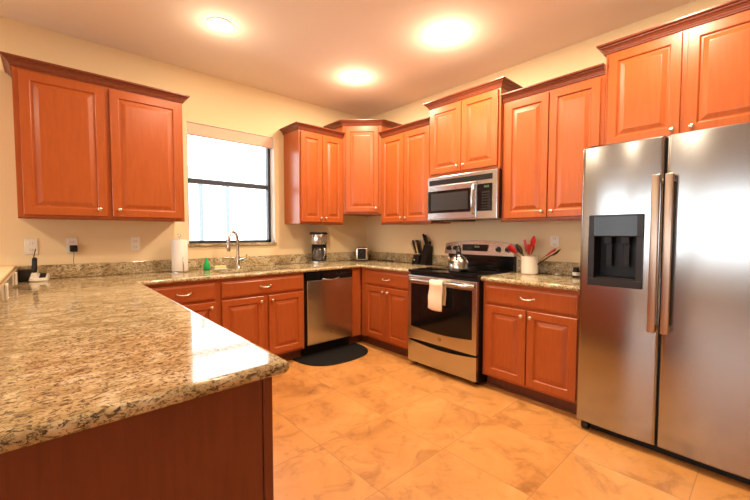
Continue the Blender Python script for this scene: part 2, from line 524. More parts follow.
# diagonal corner cabinet
cc = thing('corner_wall_cabinet', 'raised diagonal cherry wall cabinet in the room corner', 'cabinet', (0, 0, 0), 0, 'cherry wall cabinets')
S, T = 0.65, 0.33
pl = [(-0.001, -0.001), (-S, -0.001), (-S, -T), (-T, -S), (-0.001, -S)]
bm = B()
lo = [bm.verts.new((x, y, 1.497)) for x, y in pl]; hi = [bm.verts.new((x, y, 2.520)) for x, y in pl]
bm.faces.new(lo); bm.faces.new(hi[::-1])
for i in range(5): bm.faces.new((lo[i], hi[i], hi[(i + 1) % 5], lo[(i + 1) % 5]))
obj('body', bm, M_wood, cc)
crown(cc, [(-S, -0.002), (-S, -T), (-T, -S), (-0.002, -S)], 2.517)
dl = math.hypot(S - T, S - T)
ca, sa = math.cos(R(-45)), math.sin(R(-45))
def diag(bm):
    bmesh.ops.rotate(bm, cent=(0, 0, 0), matrix=Matrix.Rotation(R(-45), 3, 'Z'), verts=bm.verts)
    bmesh.ops.translate(bm, vec=(-S, -T, 0), verts=bm.verts); return bm
dd = obj('door', diag(rect_rings(0.035, dl - 0.035, 1.517, 2.500, prof_at(DOOR, 0), 0)), M_wood, cc)
bm = B(); lathe(bm, [(0.0065, 0), (0.0055, -0.006), (0.005, -0.012), (0.010, -0.016), (0.0145, -0.020), (0.0145, -0.024), (0.010, -0.028), (0.003, -0.030)], (dl - 0.065, -0.020, 1.56), 18, 'y')
obj('knob', diag(bm), M_nickel, dd, True)

def base(label, loc, rot, w, doors, drawers, d=0.61, z1=0.876, toe=True, name='base_cabinet', fill=None):
    t = thing(name, label, 'cabinet', loc, rot, 'cherry base cabinets')
    bm = B()
    tk = 0.018
    bx(bm, 0, tk, -d, -0.001, 0.105, z1); bx(bm, w - tk, w, -d, -0.001, 0.105, z1)
    bx(bm, tk, w - tk, -d, -0.001, 0.105, 0.105 + tk)
    bx(bm, tk, w - tk, -d, -d + 0.02, 0.105 + tk, z1)
    bx(bm, tk, w - tk, -0.02, -0.001, 0.105 + tk, z1)
    obj('body', bm, M_wood, t)
    obj('toe_kick', box(0, w, -d + 0.075, -d + 0.09, 0, 0.105), M_toe, t)
    obj('shoe_moulding', box(0, w, -d + 0.063, -d + 0.075, 0, 0.018, 0.003), M_toe, t)
    for x0, x1, k in doors: door(t, x0, x1, 0.128, 0.690, -d, k)
    for x0, x1 in drawers: drawer(t, x0, x1, 0.712, 0.850, -d)
    return t
ZK = 0.645
base('single-door cherry base cabinet with drawer, left of the sink', (-2.78, 0, 0), 0, 0.596,
     [(0.08, 0.567, (0.53, ZK))], [(0.08, 0.567)])
base('two-door cherry sink base cabinet under the window', (-2.183, 0, 0), 0, 0.826,
     [(0.02, 0.397, (0.365, ZK)), (0.445, 0.808, (0.475, ZK))], [(0.02, 0.808)])
base('cherry base cabinet left of the stove', (0, -0.62, 0), -90, 0.772,
     [(0.085, 0.413, (0.382, ZK)), (0.421, 0.756, (0.452, ZK))], [(0.085, 0.756)])
base('cherry base cabinet between stove and refrigerator', (0, -2.172, 0), -90, 0.735,
     [(0.03, 0.362, (0.332, ZK)), (0.370, 0.715, (0.402, ZK))], [(0.03, 0.715)])
# corner filler beside the dishwasher
cf = thing('corner_filler', 'plain cherry corner panel right of the dishwasher', 'cabinet panel', (0, 0, 0))
bm = B(); bx(bm, -0.742, -0.612, -0.61, -0.59, 0.105, 0.876); obj('panel', bm, M_wood, cf)
bm = B(); bx(bm, -0.742, -0.535, -0.535, -0.52, 0, 0.105); bx(bm, -0.55, -0.535, -0.62, -0.535, 0, 0.105); obj('toe_kick', bm, M_toe, cf)
# peninsula cabinets facing the stove
base('peninsula base cabinet nearest the camera, at the open end', (-3.41, -2.83, 0), 90, 0.72,
     [(0.02, 0.352, (0.322, ZK)), (0.36, 0.70, (0.392, ZK))], [(0.02, 0.70)])
base('middle peninsula base cabinet facing the stove', (-3.41, -2.108, 0), 90, 0.72,
     [(0.02, 0.352, (0.322, ZK)), (0.36, 0.70, (0.392, ZK))], [(0.02, 0.70)])
base('peninsula base cabinet nearest the sink wall', (-3.41, -1.386, 0), 90, 0.70,
     [(0.02, 0.352, (0.322, ZK)), (0.36, 0.66, (0.392, ZK))], [(0.02, 0.66)])
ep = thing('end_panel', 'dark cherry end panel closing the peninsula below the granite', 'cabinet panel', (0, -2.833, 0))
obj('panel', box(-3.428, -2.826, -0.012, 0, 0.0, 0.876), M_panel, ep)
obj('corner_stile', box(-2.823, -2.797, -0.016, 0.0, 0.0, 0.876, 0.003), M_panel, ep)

# ------------------------------------------------------------ worktops and splash strips
HX0, HX1, HY0, HY1 = -2.14, -1.40, -0.545, -0.175
def rr(x0, x1, y0, y1, r, n=5):
    out = []
    for cx, cy, a0 in ((x1 - r, y1 - r, 0), (x0 + r, y1 - r, 90), (x0 + r, y0 + r, 180), (x1 - r, y0 + r, 270)):
        for i in range(n + 1):
            a = R(a0 + 90 * i / n); out.append((cx + r * math.cos(a), cy + r * math.sin(a)))
    return out
U = [(-3.428, -0.002), (-3.428, -2.872)]
for i in range(7):
    a = R(-90 + 90 * i / 6); U.append((-2.77 + 0.02 * math.cos(a), -2.852 + 0.02 * math.sin(a)))
U += [(-2.755, -0.648), (-0.648, -0.648), (-0.648, -1.392), (-0.002, -1.392), (-0.002, -0.002)]
nose = [0] + [1] * 7 + [1, 1, 1] + [0, 0, 0]
o = obj('granite_worktop', slab(U, nose, 0.878, 0.914, [rr(HX0, HX1, HY0, HY1, 0.06)[::-1]]), M_granite, None, True, auto=35)
tag(o, 'speckled tan granite worktop running from the peninsula past the sink to the stove', 'countertop')
E_ = [(-0.648, -2.168), (-0.648, -2.912), (-0.002, -2.912), (-0.002, -2.168)]
o = obj('granite_worktop', slab(E_, [1, 0, 0, 0], 0.878, 0.914), M_granite, None, True, auto=35)
tag(o, 'short granite worktop between stove and refrigerator', 'countertop')
for nm, b_, lb in (('granite_backsplash', (-3.408, -0.022, -0.022, -0.002, 0.915, 1.022), 'granite splash strip along the window wall'),
               ('granite_backsplash', (-0.022, -0.002, -1.39, -0.002, 0.915, 1.022), 'granite splash strip behind the knife block'),
               ('granite_backsplash', (-0.022, -0.002, -2.912, -2.17, 0.915, 1.022), 'granite splash strip behind the utensil crock'),
               ('granite_backsplash', (-3.428, -3.408, -2.83, -0.002, 0.915, 1.010), 'granite splash strip along the half wall')):
    tag(obj(nm, box(*b_, 0.003), M_granite), lb, 'backsplash', 'granite splash strips')

# ------------------------------------------------------------ sink and tap
sk = thing('kitchen_sink', 'undermount double bowl steel sink below the window', 'sink', (0, 0, 0))
for x0, x1 in ((HX0 - 0.012, -1.775), (-1.765, HX1 + 0.012)):
    bm = B(); outl = rr(x0, x1, HY0 - 0.012, HY1 + 0.012, 0.06)
    rg = []
    for ins, z in ((0, 0.875), (0.012, 0.872), (0.018, 0.73), (0.05, 0.70)):
        rg.append([bm.verts.new((p.x, p.y, z)) for p in offset_poly(outl, [ins] * len(outl))])
    for a, b in zip(rg, rg[1:]):
        for i in range(len(a)): bm.faces.new((a[i], a[(i + 1) % len(a)], b[(i + 1) % len(a)], b[i]))
    bm.faces.new(rg[-1])
    bo = obj('bowl', bm, M_sink, sk, True, auto=50)
    md = bo.modifiers.new('thick', 'SOLIDIFY'); md.thickness = 0.0015; md.offset = -1
    bm = B(); lathe(bm, [(0.04, 0), (0.038, 0.003), (0.02, 0.001)], ((x0 + x1) / 2, (HY0 + HY1) / 2, 0.7015), 20); obj('drain', bm, M_steelp, bo, True)
fa = thing('kitchen_faucet', 'brushed steel gooseneck faucet behind the sink', 'faucet', (-1.817, -0.105, 0.914))
bm = B(); lathe(bm, [(0.029, 0), (0.028, 0.006), (0.022, 0.012), (0.0195, 0.05), (0.0195, 0.12), (0.014, 0.135)], (0, 0, 0), 24); obj('base', bm, M_steelp, fa, True, auto=50)
bm = B(); pts = [(0, 0, 0.12), (0, 0, 0.20), (0, 0, 0.27)]
dx, dy = -0.86, -0.50
for i in range(1, 13):
    a = PI * i / 12; q = 0.066 * (1 - math.cos(a)); pts.append((dx * q, dy * q, 0.27 + 0.095 * math.sin(a)))
pts.append((dx * 0.134, dy * 0.134, 0.255))
tube(bm, pts, 0.0145, 16); obj('spout', bm, M_steelp, fa, True, auto=60)
bm = B(); lathe(bm, [(0.0135, 0), (0.018, -0.02), (0.0185, -0.075), (0.014, -0.085)], (dx * 0.134, dy * 0.134, 0.26), 18); obj('spray_head', bm, M_steelp, fa, True, auto=60)
bm = B(); tube(bm, [(0.015, 0, 0.085), (0.045, 0, 0.090), (0.075, 0, 0.10), (0.095, 0, 0.135)], 0.008, 12, [0.013, 0.012, 0.008, 0.006]); obj('lever', bm, M_steelp, fa, True, auto=60)

# ------------------------------------------------------------ dishwasher
dw = thing('dishwasher', 'stainless dishwasher with black top strip', 'dishwasher', (-1.35, 0, 0))
obj('body', box(0.004, 0.600, -0.60, -0.01, 0.11, 0.872), M_black, dw)
bm = B(); bx(bm, 0.020, 0.598, -0.632, -0.60, 0.125, 0.785, 0.006); obj('door', bm, M_steel, dw)
cp = obj('control_strip', box(0.012, 0.600, -0.630, -0.60, 0.790, 0.868, 0.004), M_gloss, dw)
bm = B(); pts = []
for i in range(13):
    t = i / 12; pts.append((0.20 + 0.22 * t, -0.634 - 0.016 * math.sin(PI * t), 0.797 - 0.018 * math.sin(PI * t)))
tube(bm, pts, 0.008, 10); obj('pocket_handle', bm, M_steelp, dw, True)
obj('button_row', box(0.44, 0.57, -0.632, -0.63, 0.836, 0.842), M_dkgrey, dw)
obj('kick_plate', box(0.004, 0.600, -0.56, -0.545, 0.0, 0.108), M_black, dw)
def emblem(parent, x, y, z, r):
    bm = B(); lathe(bm, [(r, 0), (r, -0.0015), (r * 0.8, -0.002)], (x, y, z), 24, 'y')
    e = obj('emblem', bm, M_dkgrey, parent)
    bm = B()
    tube(bm, [(x + r * 0.62 * math.cos(a), y - 0.003, z + r * 0.62 * math.sin(a)) for a in [R(q) for q in range(60, 400, 20)]], r * 0.09, 6)
    tube(bm, [(x + r * 0.1 + r * 0.30 * math.cos(a), y - 0.003, z + r * 0.30 * math.sin(a)) for a in [R(q) for q in range(-90, 200, 24)]], r * 0.08, 6)
    obj('script', bm, M_nickel, e)
emblem(dw, 0.31, -0.632, 0.235, 0.013)
# floor mat
bm = B(); pts = []
N = 40
for i in range(N + 1):
    a = PI + PI * i / N
    ca_, sa_ = math.cos(a), math.sin(a)
    pts.append((0.41 * math.copysign(abs(ca_) ** 0.75, ca_), 0.42 * math.copysign(abs(sa_) ** 0.75, sa_)))
lo = [bm.verts.new((x, y, 0.001)) for x, y in pts]
mi = [bm.verts.new((x, y, 0.005)) for x, y in pts]
hi = [bm.verts.new((x * 0.955, y * 0.955 - 0.008, 0.012)) for x, y in pts]
bm.faces.new(lo[::-1]); bm.faces.new(hi)
for a_, b_ in ((lo, mi), (mi, hi)):
    for i in range(len(pts)): bm.faces.new((a_[i], a_[(i + 1) % len(pts)], b_[(i + 1) % len(pts)], b_[i]))
mt = obj('floor_mat', bm, M_rubber)
place(mt, (-1.055, -0.555, 0)); tag(mt, 'black half-round rubber mat in front of the dishwasher', 'floor mat')

# ------------------------------------------------------------ stove (local x runs left to right, front = -y)
st = thing('stove', 'stainless electric stove with black glass cooktop', 'stove', (0, -1.398, 0), -90)
SW = 0.762
obj('body', box(0.002, SW - 0.002, -0.645, -0.03, 0.03, 0.895), M_black, st)
for x in (0.05, SW - 0.05):
    for y in (-0.60, -0.08):
        bm = B(); lathe(bm, [(0.018, 0), (0.018, 0.03)], (x, y, 0.0), 12); obj('foot', bm, M_black, st)
ct = obj('cooktop', box(0.0, SW, -0.680, -0.06, 0.896, 0.922, 0.006), M_gloss, st)
for x, y, r in ((0.20, -0.50, 0.10), (0.56, -0.50, 0.08), (0.20, -0.22, 0.08), (0.56, -0.22, 0.10)):
    bm = B()
    for q in (r, r * 0.6):
        lathe(bm, [(q, 0), (q, 0.0006), (q - 0.003, 0.0006), (q - 0.003, 0)], (x, y, 0.9222), 40)
    obj('burner_ring', bm, M_dkgrey, ct)
dr = obj('oven_door', box(0.006, SW - 0.006, -0.685, -0.646, 0.262, 0.872, 0.006), M_steel, st)
bm = B(); pts = [(0.062, 0.375), (0.38, 0.355), (0.70, 0.375), (0.70, 0.790), (0.38, 0.793), (0.062, 0.790)]
q0 = []
n_ = 20
for i in range(n_ + 1):
    t = i / n_; q0.append((0.050 + 0.664 * t, 0.388 - 0.022 * math.sin(PI * t)))
q0 += [(0.714, 0.795), (0.050, 0.795)]
a_ = [bm.verts.new((x, -0.686, z)) for x, z in q0]; b_ = [bm.verts.new((x, -0.689, z)) for x, z in q0]
bm.faces.new(a_); bm.faces.new(b_[::-1])
for i in range(len(q0)): bm.faces.new((a_[i], b_[i], b_[(i + 1) % len(q0)], a_[(i + 1) % len(q0)]))
obj('oven_window', bm, M_gloss, dr)
bm = B(); pts = []
for i in range(21):
    t = i / 20; pts.append((0.035 + 0.692 * t, -0.690 - 0.050 * min(1, 4 * math.sin(PI * t)) ** 0.8, 0.832 ))
tube(bm, pts, 0.0155, 14, [0.017] * 21, 1.0); obj('door_handle', bm, M_steel, dr, True, auto=60)
emblem(dr, 0.385, -0.6855, 0.318, 0.014)
bm = B(); zt = []
for i in range(n_ + 1):
    t = i / n_; zt.append((0.006 + 0.750 * t, 0.247 - 0.028 * math.sin(PI * t)))
q0 = [(0.006, 0.045), (0.756, 0.045)] + zt[::-1]
a_ = [bm.verts.new((x, -0.646, z)) for x, z in q0]; b_ = [bm.verts.new((x, -0.680, z)) for x, z in q0]
bm.faces.new(a_); bm.faces.new(b_[::-1])
for i in range(len(q0)): bm.faces.new((a_[i], b_[i], b_[(i + 1) % len(q0)], a_[(i + 1) % len(q0)]))
obj('storage_drawer', bm, M_steel, st)
# back guard
bgd = obj('backguard', box(0.012, SW - 0.012, -0.055, -0.004, 0.90, 1.062, 0.004), M_gloss, st)
bm = B(); q0 = []
for i in range(n_ + 1):
    t = i / n_; q0.append((-0.018 + 0.776 * t, 1.158 + 0.036 * math.sin(PI * t) ** 0.7))
q0 = [(-0.018, 1.052), (0.758, 1.052)] + q0[::-1]
a_ = [bm.verts.new((x, -0.006, z)) for x, z in q0]
b_ = [bm.verts.new((x, -0.082 + 0.22 * (z - 1.052), z)) for x, z in q0]
bm.faces.new(a_); bm.faces.new(b_[::-1])
for i in range(len(q0)): bm.faces.new((a_[i], b_[i], b_[(i + 1) % len(q0)], a_[(i + 1) % len(q0)]))
cpn = obj('control_panel', bm, M_steel, st)
bm = B(); bx(bm, 0.20, 0.49, -0.074, -0.058, 1.085, 1.155, 0.003); obj('display_glass', bm, M_gloss, cpn)
bm = B()
for i, x in enumerate((0.345, 0.358, 0.374, 0.387)):
    bx(bm, x, x + 0.003, -0.0755, -0.074, 1.123, 1.140); bx(bm, x, x + 0.009, -0.0755, -0.074, 1.1385, 1.141)
    bx(bm, x + 0.007, x + 0.010, -0.0755, -0.074, 1.123, 1.140)
bx(bm, 0.3695, 0.3715, -0.0755, -0.074, 1.127, 1.130); bx(bm, 0.3695, 0.3715, -0.0755, -0.074, 1.134, 1.137)
obj('clock_digits', bm, M_led, cpn)
for x in (0.030, 0.115, 0.600, 0.695):
    bm = B(); lathe(bm, [(0.027, 0), (0.026, -0.006), (0.019, -0.010), (0.018, -0.028), (0.010, -0.031)], (x, -0.066, 1.112), 24, 'y')
    bx(bm, x - 0.0045, x + 0.0045, -0.105, -0.090, 1.094, 1.130, 0.002)
    obj('knob', bm, M_black, cpn, True, auto=40)

# towel on the oven handle
bm = B()
NX, tw = 12, 0.140
prof = []
for i in range(13): prof.append((-0.722 + 0.0 * i, 0.615 + (0.835 - 0.615) * i / 12))
cy, cz, rr_ = -0.742, 0.832, 0.0225
front = []
for i in range(14): front.append((-0.7655 - 0.004 * math.sin(i * 0.5), 0.610 + (0.832 - 0.610) * i / 13))
arc = [(cy - rr_ * math.cos(R(a)), cz + rr_ * math.sin(R(a))) for a in range(15, 180, 15)]
back = [(-0.7185, 0.832 - 0.19 * i / 9) for i in range(10)]
line = front + arc + back
gridv = []
for j in range(NX + 1):
    u = j / NX
    row = []
    for k, (y, z) in enumerate(line):
        zz = z
        fall = max(0.0, min(1.0, (0.832 - z) / 0.24)) if k < 14 else 0
        x = 0.334 + tw * u - 0.012 * fall * (1 - u) + 0.004 * math.sin(k * 0.7)
        yy = y - 0.006 * fall * math.sin(u * 7.0) - (0.004 if k < 14 else 0) * math.sin(u * PI)
        if k < 14: zz = z - 0.018 * fall * math.sin(u * PI * 0.75)
        row.append(bm.verts.new((x, yy, zz)))
    gridv.append(row)
for a, b in zip(gridv, gridv[1:]):
    for k in range(len(line) - 1): bm.faces.new((a[k], b[k], b[k + 1], a[k + 1]))
tw_o = obj('dish_towel', bm, M_towel, None, True)
md = tw_o.modifiers.new('thick', 'SOLIDIFY'); md.thickness = 0.005; md.offset = 1
place(tw_o, (0, -1.398, 0), -90); tag(tw_o, 'cream dish towel hanging over the oven door handle', 'towel')

# kettle
kt = thing('tea_kettle', 'stainless tea kettle with black handle on the cooktop', 'kettle', (-0.50, -1.85, 0.9232), 20); kt.scale = (1, 1, 1.15)
bm = B(); lathe(bm, [(0.078, 0), (0.088, 0.006), (0.090, 0.03), (0.084, 0.07), (0.068, 0.10), (0.045, 0.118), (0.036, 0.122)], (0, 0, 0), 32); obj('body', bm, M_steel, kt, True, auto=60)
ld = B(); lathe(ld, [(0.037, 0.120), (0.030, 0.130), (0.006, 0.136)], (0, 0, 0), 24); lo_ = obj('lid', ld, M_steelp, kt, True, auto=60)
bm = B(); lathe(bm, [(0.006, 0.134), (0.012, 0.142), (0.012, 0.152), (0.004, 0.156)], (0, 0, 0), 16); obj('lid_knob', bm, M_black, lo_, True)
bm = B(); tube(bm, [(-0.06, 0.03, 0.065), (-0.09, 0.05, 0.085), (-0.11, 0.06, 0.112)], 0.015, 12, [0.02, 0.014, 0.010]); obj('spout', bm, M_steelp, kt, True, auto=60)
bm = B(); tube(bm, [(0.076 * math.cos(R(a)), 0, 0.095 + 0.105 * math.sin(R(a))) for a in range(0, 181, 12)], 0.007, 10); obj('handle', bm, M_black, kt, True)

# ------------------------------------------------------------ microwave
mw = thing('microwave', 'stainless over-the-range microwave below the raised cabinet', 'microwave', (0, -1.400, 0), -90)
obj('body', box(0.0, 0.762, -0.365, -0.004, 1.395, 1.816), M_black, mw)
obj('front_frame', box(0.0, 0.762, -0.400, -0.366, 1.392, 1.816, 0.006), M_steel, mw)
g = obj('vent_grille', box(0.025, 0.715, -0.4035, -0.4005, 1.735, 1.783, 0.001), M_black, mw)
bm = B()
for i in range(4): bx(bm, 0.03, 0.71, -0.405, -0.4035, 1.741 + i * 0.011, 1.744 + i * 0.011)
obj('louvre', bm, M_dkgrey, g)
md_ = obj('door', box(0.014, 0.566, -0.412, -0.4005, 1.405, 1.728, 0.004), M_steel, mw)
wgl = obj('door_window', box(0.022, 0.508, -0.4145, -0.4125, 1.462, 1.676, 0.008 if False else 0.0), M_gloss, md_)
obj('window_screen', box(0.060, 0.480, -0.4157, -0.4147, 1.488, 1.650), mat('microwave_mesh', (0.030, 0.027, 0.026), 0.3, spec=0.3), wgl)
bm = B(); tube(bm, [(0.545, -0.408, 1.44), (0.545, -0.432, 1.455), (0.545, -0.446, 1.50), (0.545, -0.450, 1.57), (0.545, -0.446, 1.64), (0.545, -0.432, 1.69), (0.545, -0.408, 1.705)], 0.013, 12, None, 0.8); obj('door_handle', bm, M_steel, md_, True, auto=60)
kp = obj('control_panel', box(0.575, 0.712, -0.412, -0.4005, 1.462, 1.700, 0.003), M_gloss, mw)
bm = B()
for i in range(4): bx(bm, 0.645 + i * 0.012, 0.653 + i * 0.012, -0.4135, -0.4125, 1.664, 1.682)
obj('clock_digits', bm, M_led, kp)
bm = B()
for r_ in range(7):
    for c_ in range(3): bx(bm, 0.622 + c_ * 0.028, 0.642 + c_ * 0.028, -0.4132, -0.4122, 1.475 + r_ * 0.024, 1.488 + r_ * 0.024)
obj('keypad', bm, M_dkgrey, kp)
emblem(mw, 0.030, -0.400, 1.425, 0.010)
obj('underside_filter', box(0.03, 0.34, -0.33, -0.06, 1.384, 1.3945), M_crown if False else M_dkgrey, mw)

# ------------------------------------------------------------ refrigerator
fr = thing('refrigerator', 'large stainless side-by-side refrigerator with water dispenser', 'refrigerator', (0, -2.925, 0), -90)
FW = 0.92
bm = B(); bx(bm, 0.003, FW - 0.003, -0.600, -0.02, 0.035, 1.785, 0.004)
for q_ in ((0.003, 0.07, 0.035, 1.785), (0.32, FW - 0.003, 0.035, 1.785), (0.07, 0.32, 0.035, 0.97), (0.07, 0.32, 1.27, 1.785)): bx(bm, q_[0], q_[1], -0.665, -0.600, q_[2], q_[3])
obj('body', bm, M_side, fr)
obj('kick_grille', box(0.03, FW - 0.03, -0.668, -0.64, 0.004, 0.052), M_black, fr)
for x in (0.045, FW - 0.045):
    bm = B(); lathe(bm, [(0.026, -0.02), (0.030, -0.014), (0.030, 0.014), (0.026, 0.02)], (x, -0.685, 0.030), 20, 'x')
    obj('wheel', bm, M_black, fr, True, auto=40)
def fdoor(x0, x1, hole=None):
    bm = B()
    xs = sorted(set([x0, x0 + 0.004, x0 + 0.01, x0 + 0.02] + [x0 + (x1 - x0) * t / 10 for t in range(1, 10)] + [x1 - 0.02, x1 - 0.01, x1 - 0.004, x1] + (list(hole[:2]) if hole else [])))
    zs = [0.060, 0.066] + (list(hole[2:]) if hole else []) + [1.790, 1.797]
    def front(x):
        e = min(x - x0, x1 - x)
        return -0.727 - 0.010 * math.sin(PI * (x - x0) / (x1 - x0)) + (0.008 * (1 - e / 0.01) ** 2 if e < 0.01 else 0)
    secs = []
    for z in zs:
        s_ = 0.006 if z in (0.060, 1.797) else 0
        secs.append([bm.verts.new((x, front(x) + s_, z)) for x in xs] + [bm.verts.new((x1, -0.672, z)), bm.verts.new((x0, -0.672, z))])
    for k, (a, b) in enumerate(zip(secs, secs[1:])):
        for i in range(len(a)):
            if hole and i == len(xs) and zs[k] >= hole[2] - 1e-6 and zs[k + 1] <= hole[3] + 1e-6: continue
            if hole and i < len(xs) - 1 and zs[k] >= hole[2] - 1e-6 and zs[k + 1] <= hole[3] + 1e-6 and xs[i] >= hole[0] - 1e-6 and xs[i + 1] <= hole[1] + 1e-6: continue
            bm.faces.new((a[i], a[(i + 1) % len(a)], b[(i + 1) % len(a)], b[i]))
    bm.faces.new(secs[0][::-1]); bm.faces.new(secs[-1])
    return bm
SPL = 0.410
ld_ = obj('freezer_door', fdoor(0.0, SPL, (0.084, 0.300, 0.990, 1.245)), M_fridge, fr, True, auto=30)
rd_ = obj('fresh_food_door', fdoor(SPL + 0.010, FW), M_fridge, fr, True, auto=30)
obj('door_gasket', box(SPL - 0.02, SPL + 0.03, -0.690, -0.666, 0.062, 1.79), M_black, fr)
for x in (0.03, FW - 0.11): obj('hinge_cover', box(x, x + 0.08, -0.70, -0.60, 1.786, 1.808, 0.004), M_black, fr)
for dpar, x in ((ld_, SPL - 0.044), (rd_, SPL + 0.014)):
    bm = B(); bx(bm, x, x + 0.038, -0.784, -0.769, 0.715, 1.585, 0.006, 3)
    for z in (0.72, 1.545): bx(bm, x + 0.004, x + 0.034, -0.771, -0.728, z, z + 0.035, 0.003)
    obj('handle', bm, M_bar, dpar, True, auto=40)
# dispenser
dp = obj('dispenser_bezel', B(), M_dkgrey, ld_)
bm = B()
X0, X1, DZ0, DZ1 = 0.052, 0.332, 0.945, 1.375
yb, yf_ = -0.730, -0.748
bx(bm, X0, X1, yf_, yb, 1.245, DZ1, 0.004); bx(bm, X0, X0 + 0.032, yf_, yb, DZ0 + 0.04, 1.245); bx(bm, X1 - 0.032, X1, yf_, yb, DZ0 + 0.04, 1.245)
bx(bm, X0, X1, yf_ - 0.006, yb, DZ0, DZ0 + 0.045, 0.004)
me = dp.data; bmesh.ops.recalc_face_normals(bm, faces=bm.faces[:]); bm.to_mesh(me); bm.free()
obj('dispenser_controls', box(X0 + 0.03, X1 - 0.03, yf_ - 0.002, yf_, 1.250, 1.365), mat('dispenser_gloss', (0.01, 0.009, 0.009), 0.12, spec=0.35), dp)
bm = B(); hx0, hx1, hz0, hz1, yd = 0.084, 0.300, 0.990, 1.245, -0.615
bx(bm, hx0, hx1, yd, yd + 0.004, hz0, hz1); bx(bm, hx0 - 0.004, hx0, -0.735, yd + 0.004, hz0 - 0.004, hz1 + 0.004); bx(bm, hx1, hx1 + 0.004, -0.735, yd + 0.004, hz0 - 0.004, hz1 + 0.004)
bx(bm, hx0, hx1, -0.735, yd + 0.004, hz0 - 0.004, hz0); bx(bm, hx0, hx1, -0.735, yd + 0.004, hz1, hz1 + 0.004)
obj('dispenser_recess', bm, M_black, dp)
bm = B(); bx(bm, 0.125, 0.160, -0.665, -0.655, 1.06, 1.200, 0.003); bx(bm, 0.215, 0.250, -0.665, -0.655, 1.06, 1.200, 0.003); bx(bm, 0.120, 0.165, -0.700, -0.640, 1.200, 1.244, 0.003); bx(bm, 0.210, 0.255, -0.700, -0.640, 1.200, 1.244, 0.003); obj('dispenser_paddle', bm, M_black, dp)
obj('drip_tray', box(0.088, 0.296, -0.735, -0.620, 0.9905, 0.998, 0.002), M_dkgrey, dp)

# ------------------------------------------------------------ coffee maker
cm = thing('coffee_maker', 'black and steel drip coffee maker below the narrow wall cabinet', 'coffee maker', (-0.885, -0.165, 0.9145), -38)
bm = B(); lathe(bm, [(0.112, 0), (0.115, 0.006), (0.113, 0.028), (0.104, 0.034)], (0, 0, 0), 32); obj('base', bm, M_steel, cm, True, auto=50)
obj('tower', box(-0.085, 0.085, 0.02, 0.098, 0.03, 0.34, 0.015), M_black, cm)
bm = B(); lathe(bm, [(0.098, 0.225), (0.100, 0.23), (0.100, 0.335), (0.098, 0.34)], (0, 0, 0), 32); obj('brew_head', bm, M_steel, cm, True, auto=50)
bm = B(); lathe(bm, [(0.104, 0.340), (0.106, 0.345), (0.100, 0.362), (0.08, 0.366)], (0, 0, 0), 32); obj('lid', bm, M_black, cm, True, auto=50)
cf_ = B(); lathe(cf_, [(0.055, 0.036), (0.070, 0.06), (0.072, 0.11), (0.052, 0.165), (0.048, 0.185)], (0, -0.018, 0), 28); cj = obj('carafe', cf_, M_carafe, cm, True)
bm = B(); lathe(bm, [(0.050, 0.186), (0.052, 0.200), (0.03, 0.205)], (0, -0.018, 0), 24); obj('carafe_lid', bm, M_black, cj)
bm = B(); tube(bm, [(0.040, -0.055, 0.185), (0.070, -0.085, 0.18), (0.085, -0.10, 0.13), (0.062, -0.078, 0.075)], 0.008, 10); obj('carafe_handle', bm, M_steelp, cj, True)

# ------------------------------------------------------------ toaster (end-on) and cord
ts = thing('toaster', 'small steel toaster with black end panel in the counter corner', 'toaster', (-0.245, -0.195, 0.9145), -42)
obj('shell', box(-0.082, 0.082, -0.13, 0.13, 0.012, 0.175, 0.022, 4), M_steelp, ts, True, auto=50)
obj('base', box(-0.078, 0.078, -0.128, 0.128, 0.0, 0.016, 0.004), M_black, ts)
bm = B(); bx(bm, -0.05, 0.05, -0.137, -0.1295, 0.03, 0.160, 0.003); obj('end_panel', bm, M_black, ts)
obj('lever', box(-0.018, 0.018, -0.155, -0.137, 0.115, 0.130, 0.003), M_dkgrey, ts)
for x in (-0.035, 0.015): obj('slot', box(x, x + 0.02, -0.10, 0.10, 0.1745, 0.1765), M_black, ts)
bm = B(); pts = []
for i in range(30):
    t = i / 29; pts.append((-0.075 - 0.03 * math.sin(t * 14), -0.32 - 0.30 * t, 0.922 + 0.0 * t))
tube(bm, pts, 0.006, 8); o = obj('power_cord', bm, M_black, None, True); tag(o, 'black power cord lying on the worktop right of the toaster', 'cord')

# ------------------------------------------------------------ knife block
kb = thing('knife_block', 'black knife block on the worktop left of the stove', 'knife block', (-0.095, -1.085, 0.9145), -90)
def slant(bm, x0, x1, pts):
    a = [bm.verts.new((x0, y, z)) for y, z in pts]; b = [bm.verts.new((x1, y, z)) for y, z in pts]
    bm.faces.new(a); bm.faces.new(b[::-1])
    for i in range(len(pts)): bm.faces.new((a[i], b[i], b[(i + 1) % len(pts)], a[(i + 1) % len(pts)]))
    return bm
obj('tall_block', slant(B(), 0.0, 0.085, [(-0.065, 0), (0.06, 0), (0.075, 0.20), (0.02, 0.225)]), M_black, kb)
fb_ = obj('steak_knife_block', slant(B(), -0.095, -0.003, [(-0.085, 0), (0.04, 0), (0.03, 0.125), (-0.05, 0.105)]), M_black, kb)
obj('badge', box(-0.06, -0.042, -0.088, -0.078, 0.045, 0.062), M_steelp, fb_)
def knife(label, lx, ly, z, tilt, lean, L, m):
    k = thing('knife', label, 'knife', (-0.095 + ly, -1.085 - lx, z), -90, 'knives in the block')
    k.rotation_euler = (R(lean), R(tilt), R(-90))
    obj('handle', box(-0.012, 0.012, -0.009, 0.009, 0.010, L, 0.004), m, k)
    obj('bolster', box(-0.012, 0.012, -0.009, 0.009, 0.0, 0.012, 0.002), M_steelp, k)
    return k
i = 0
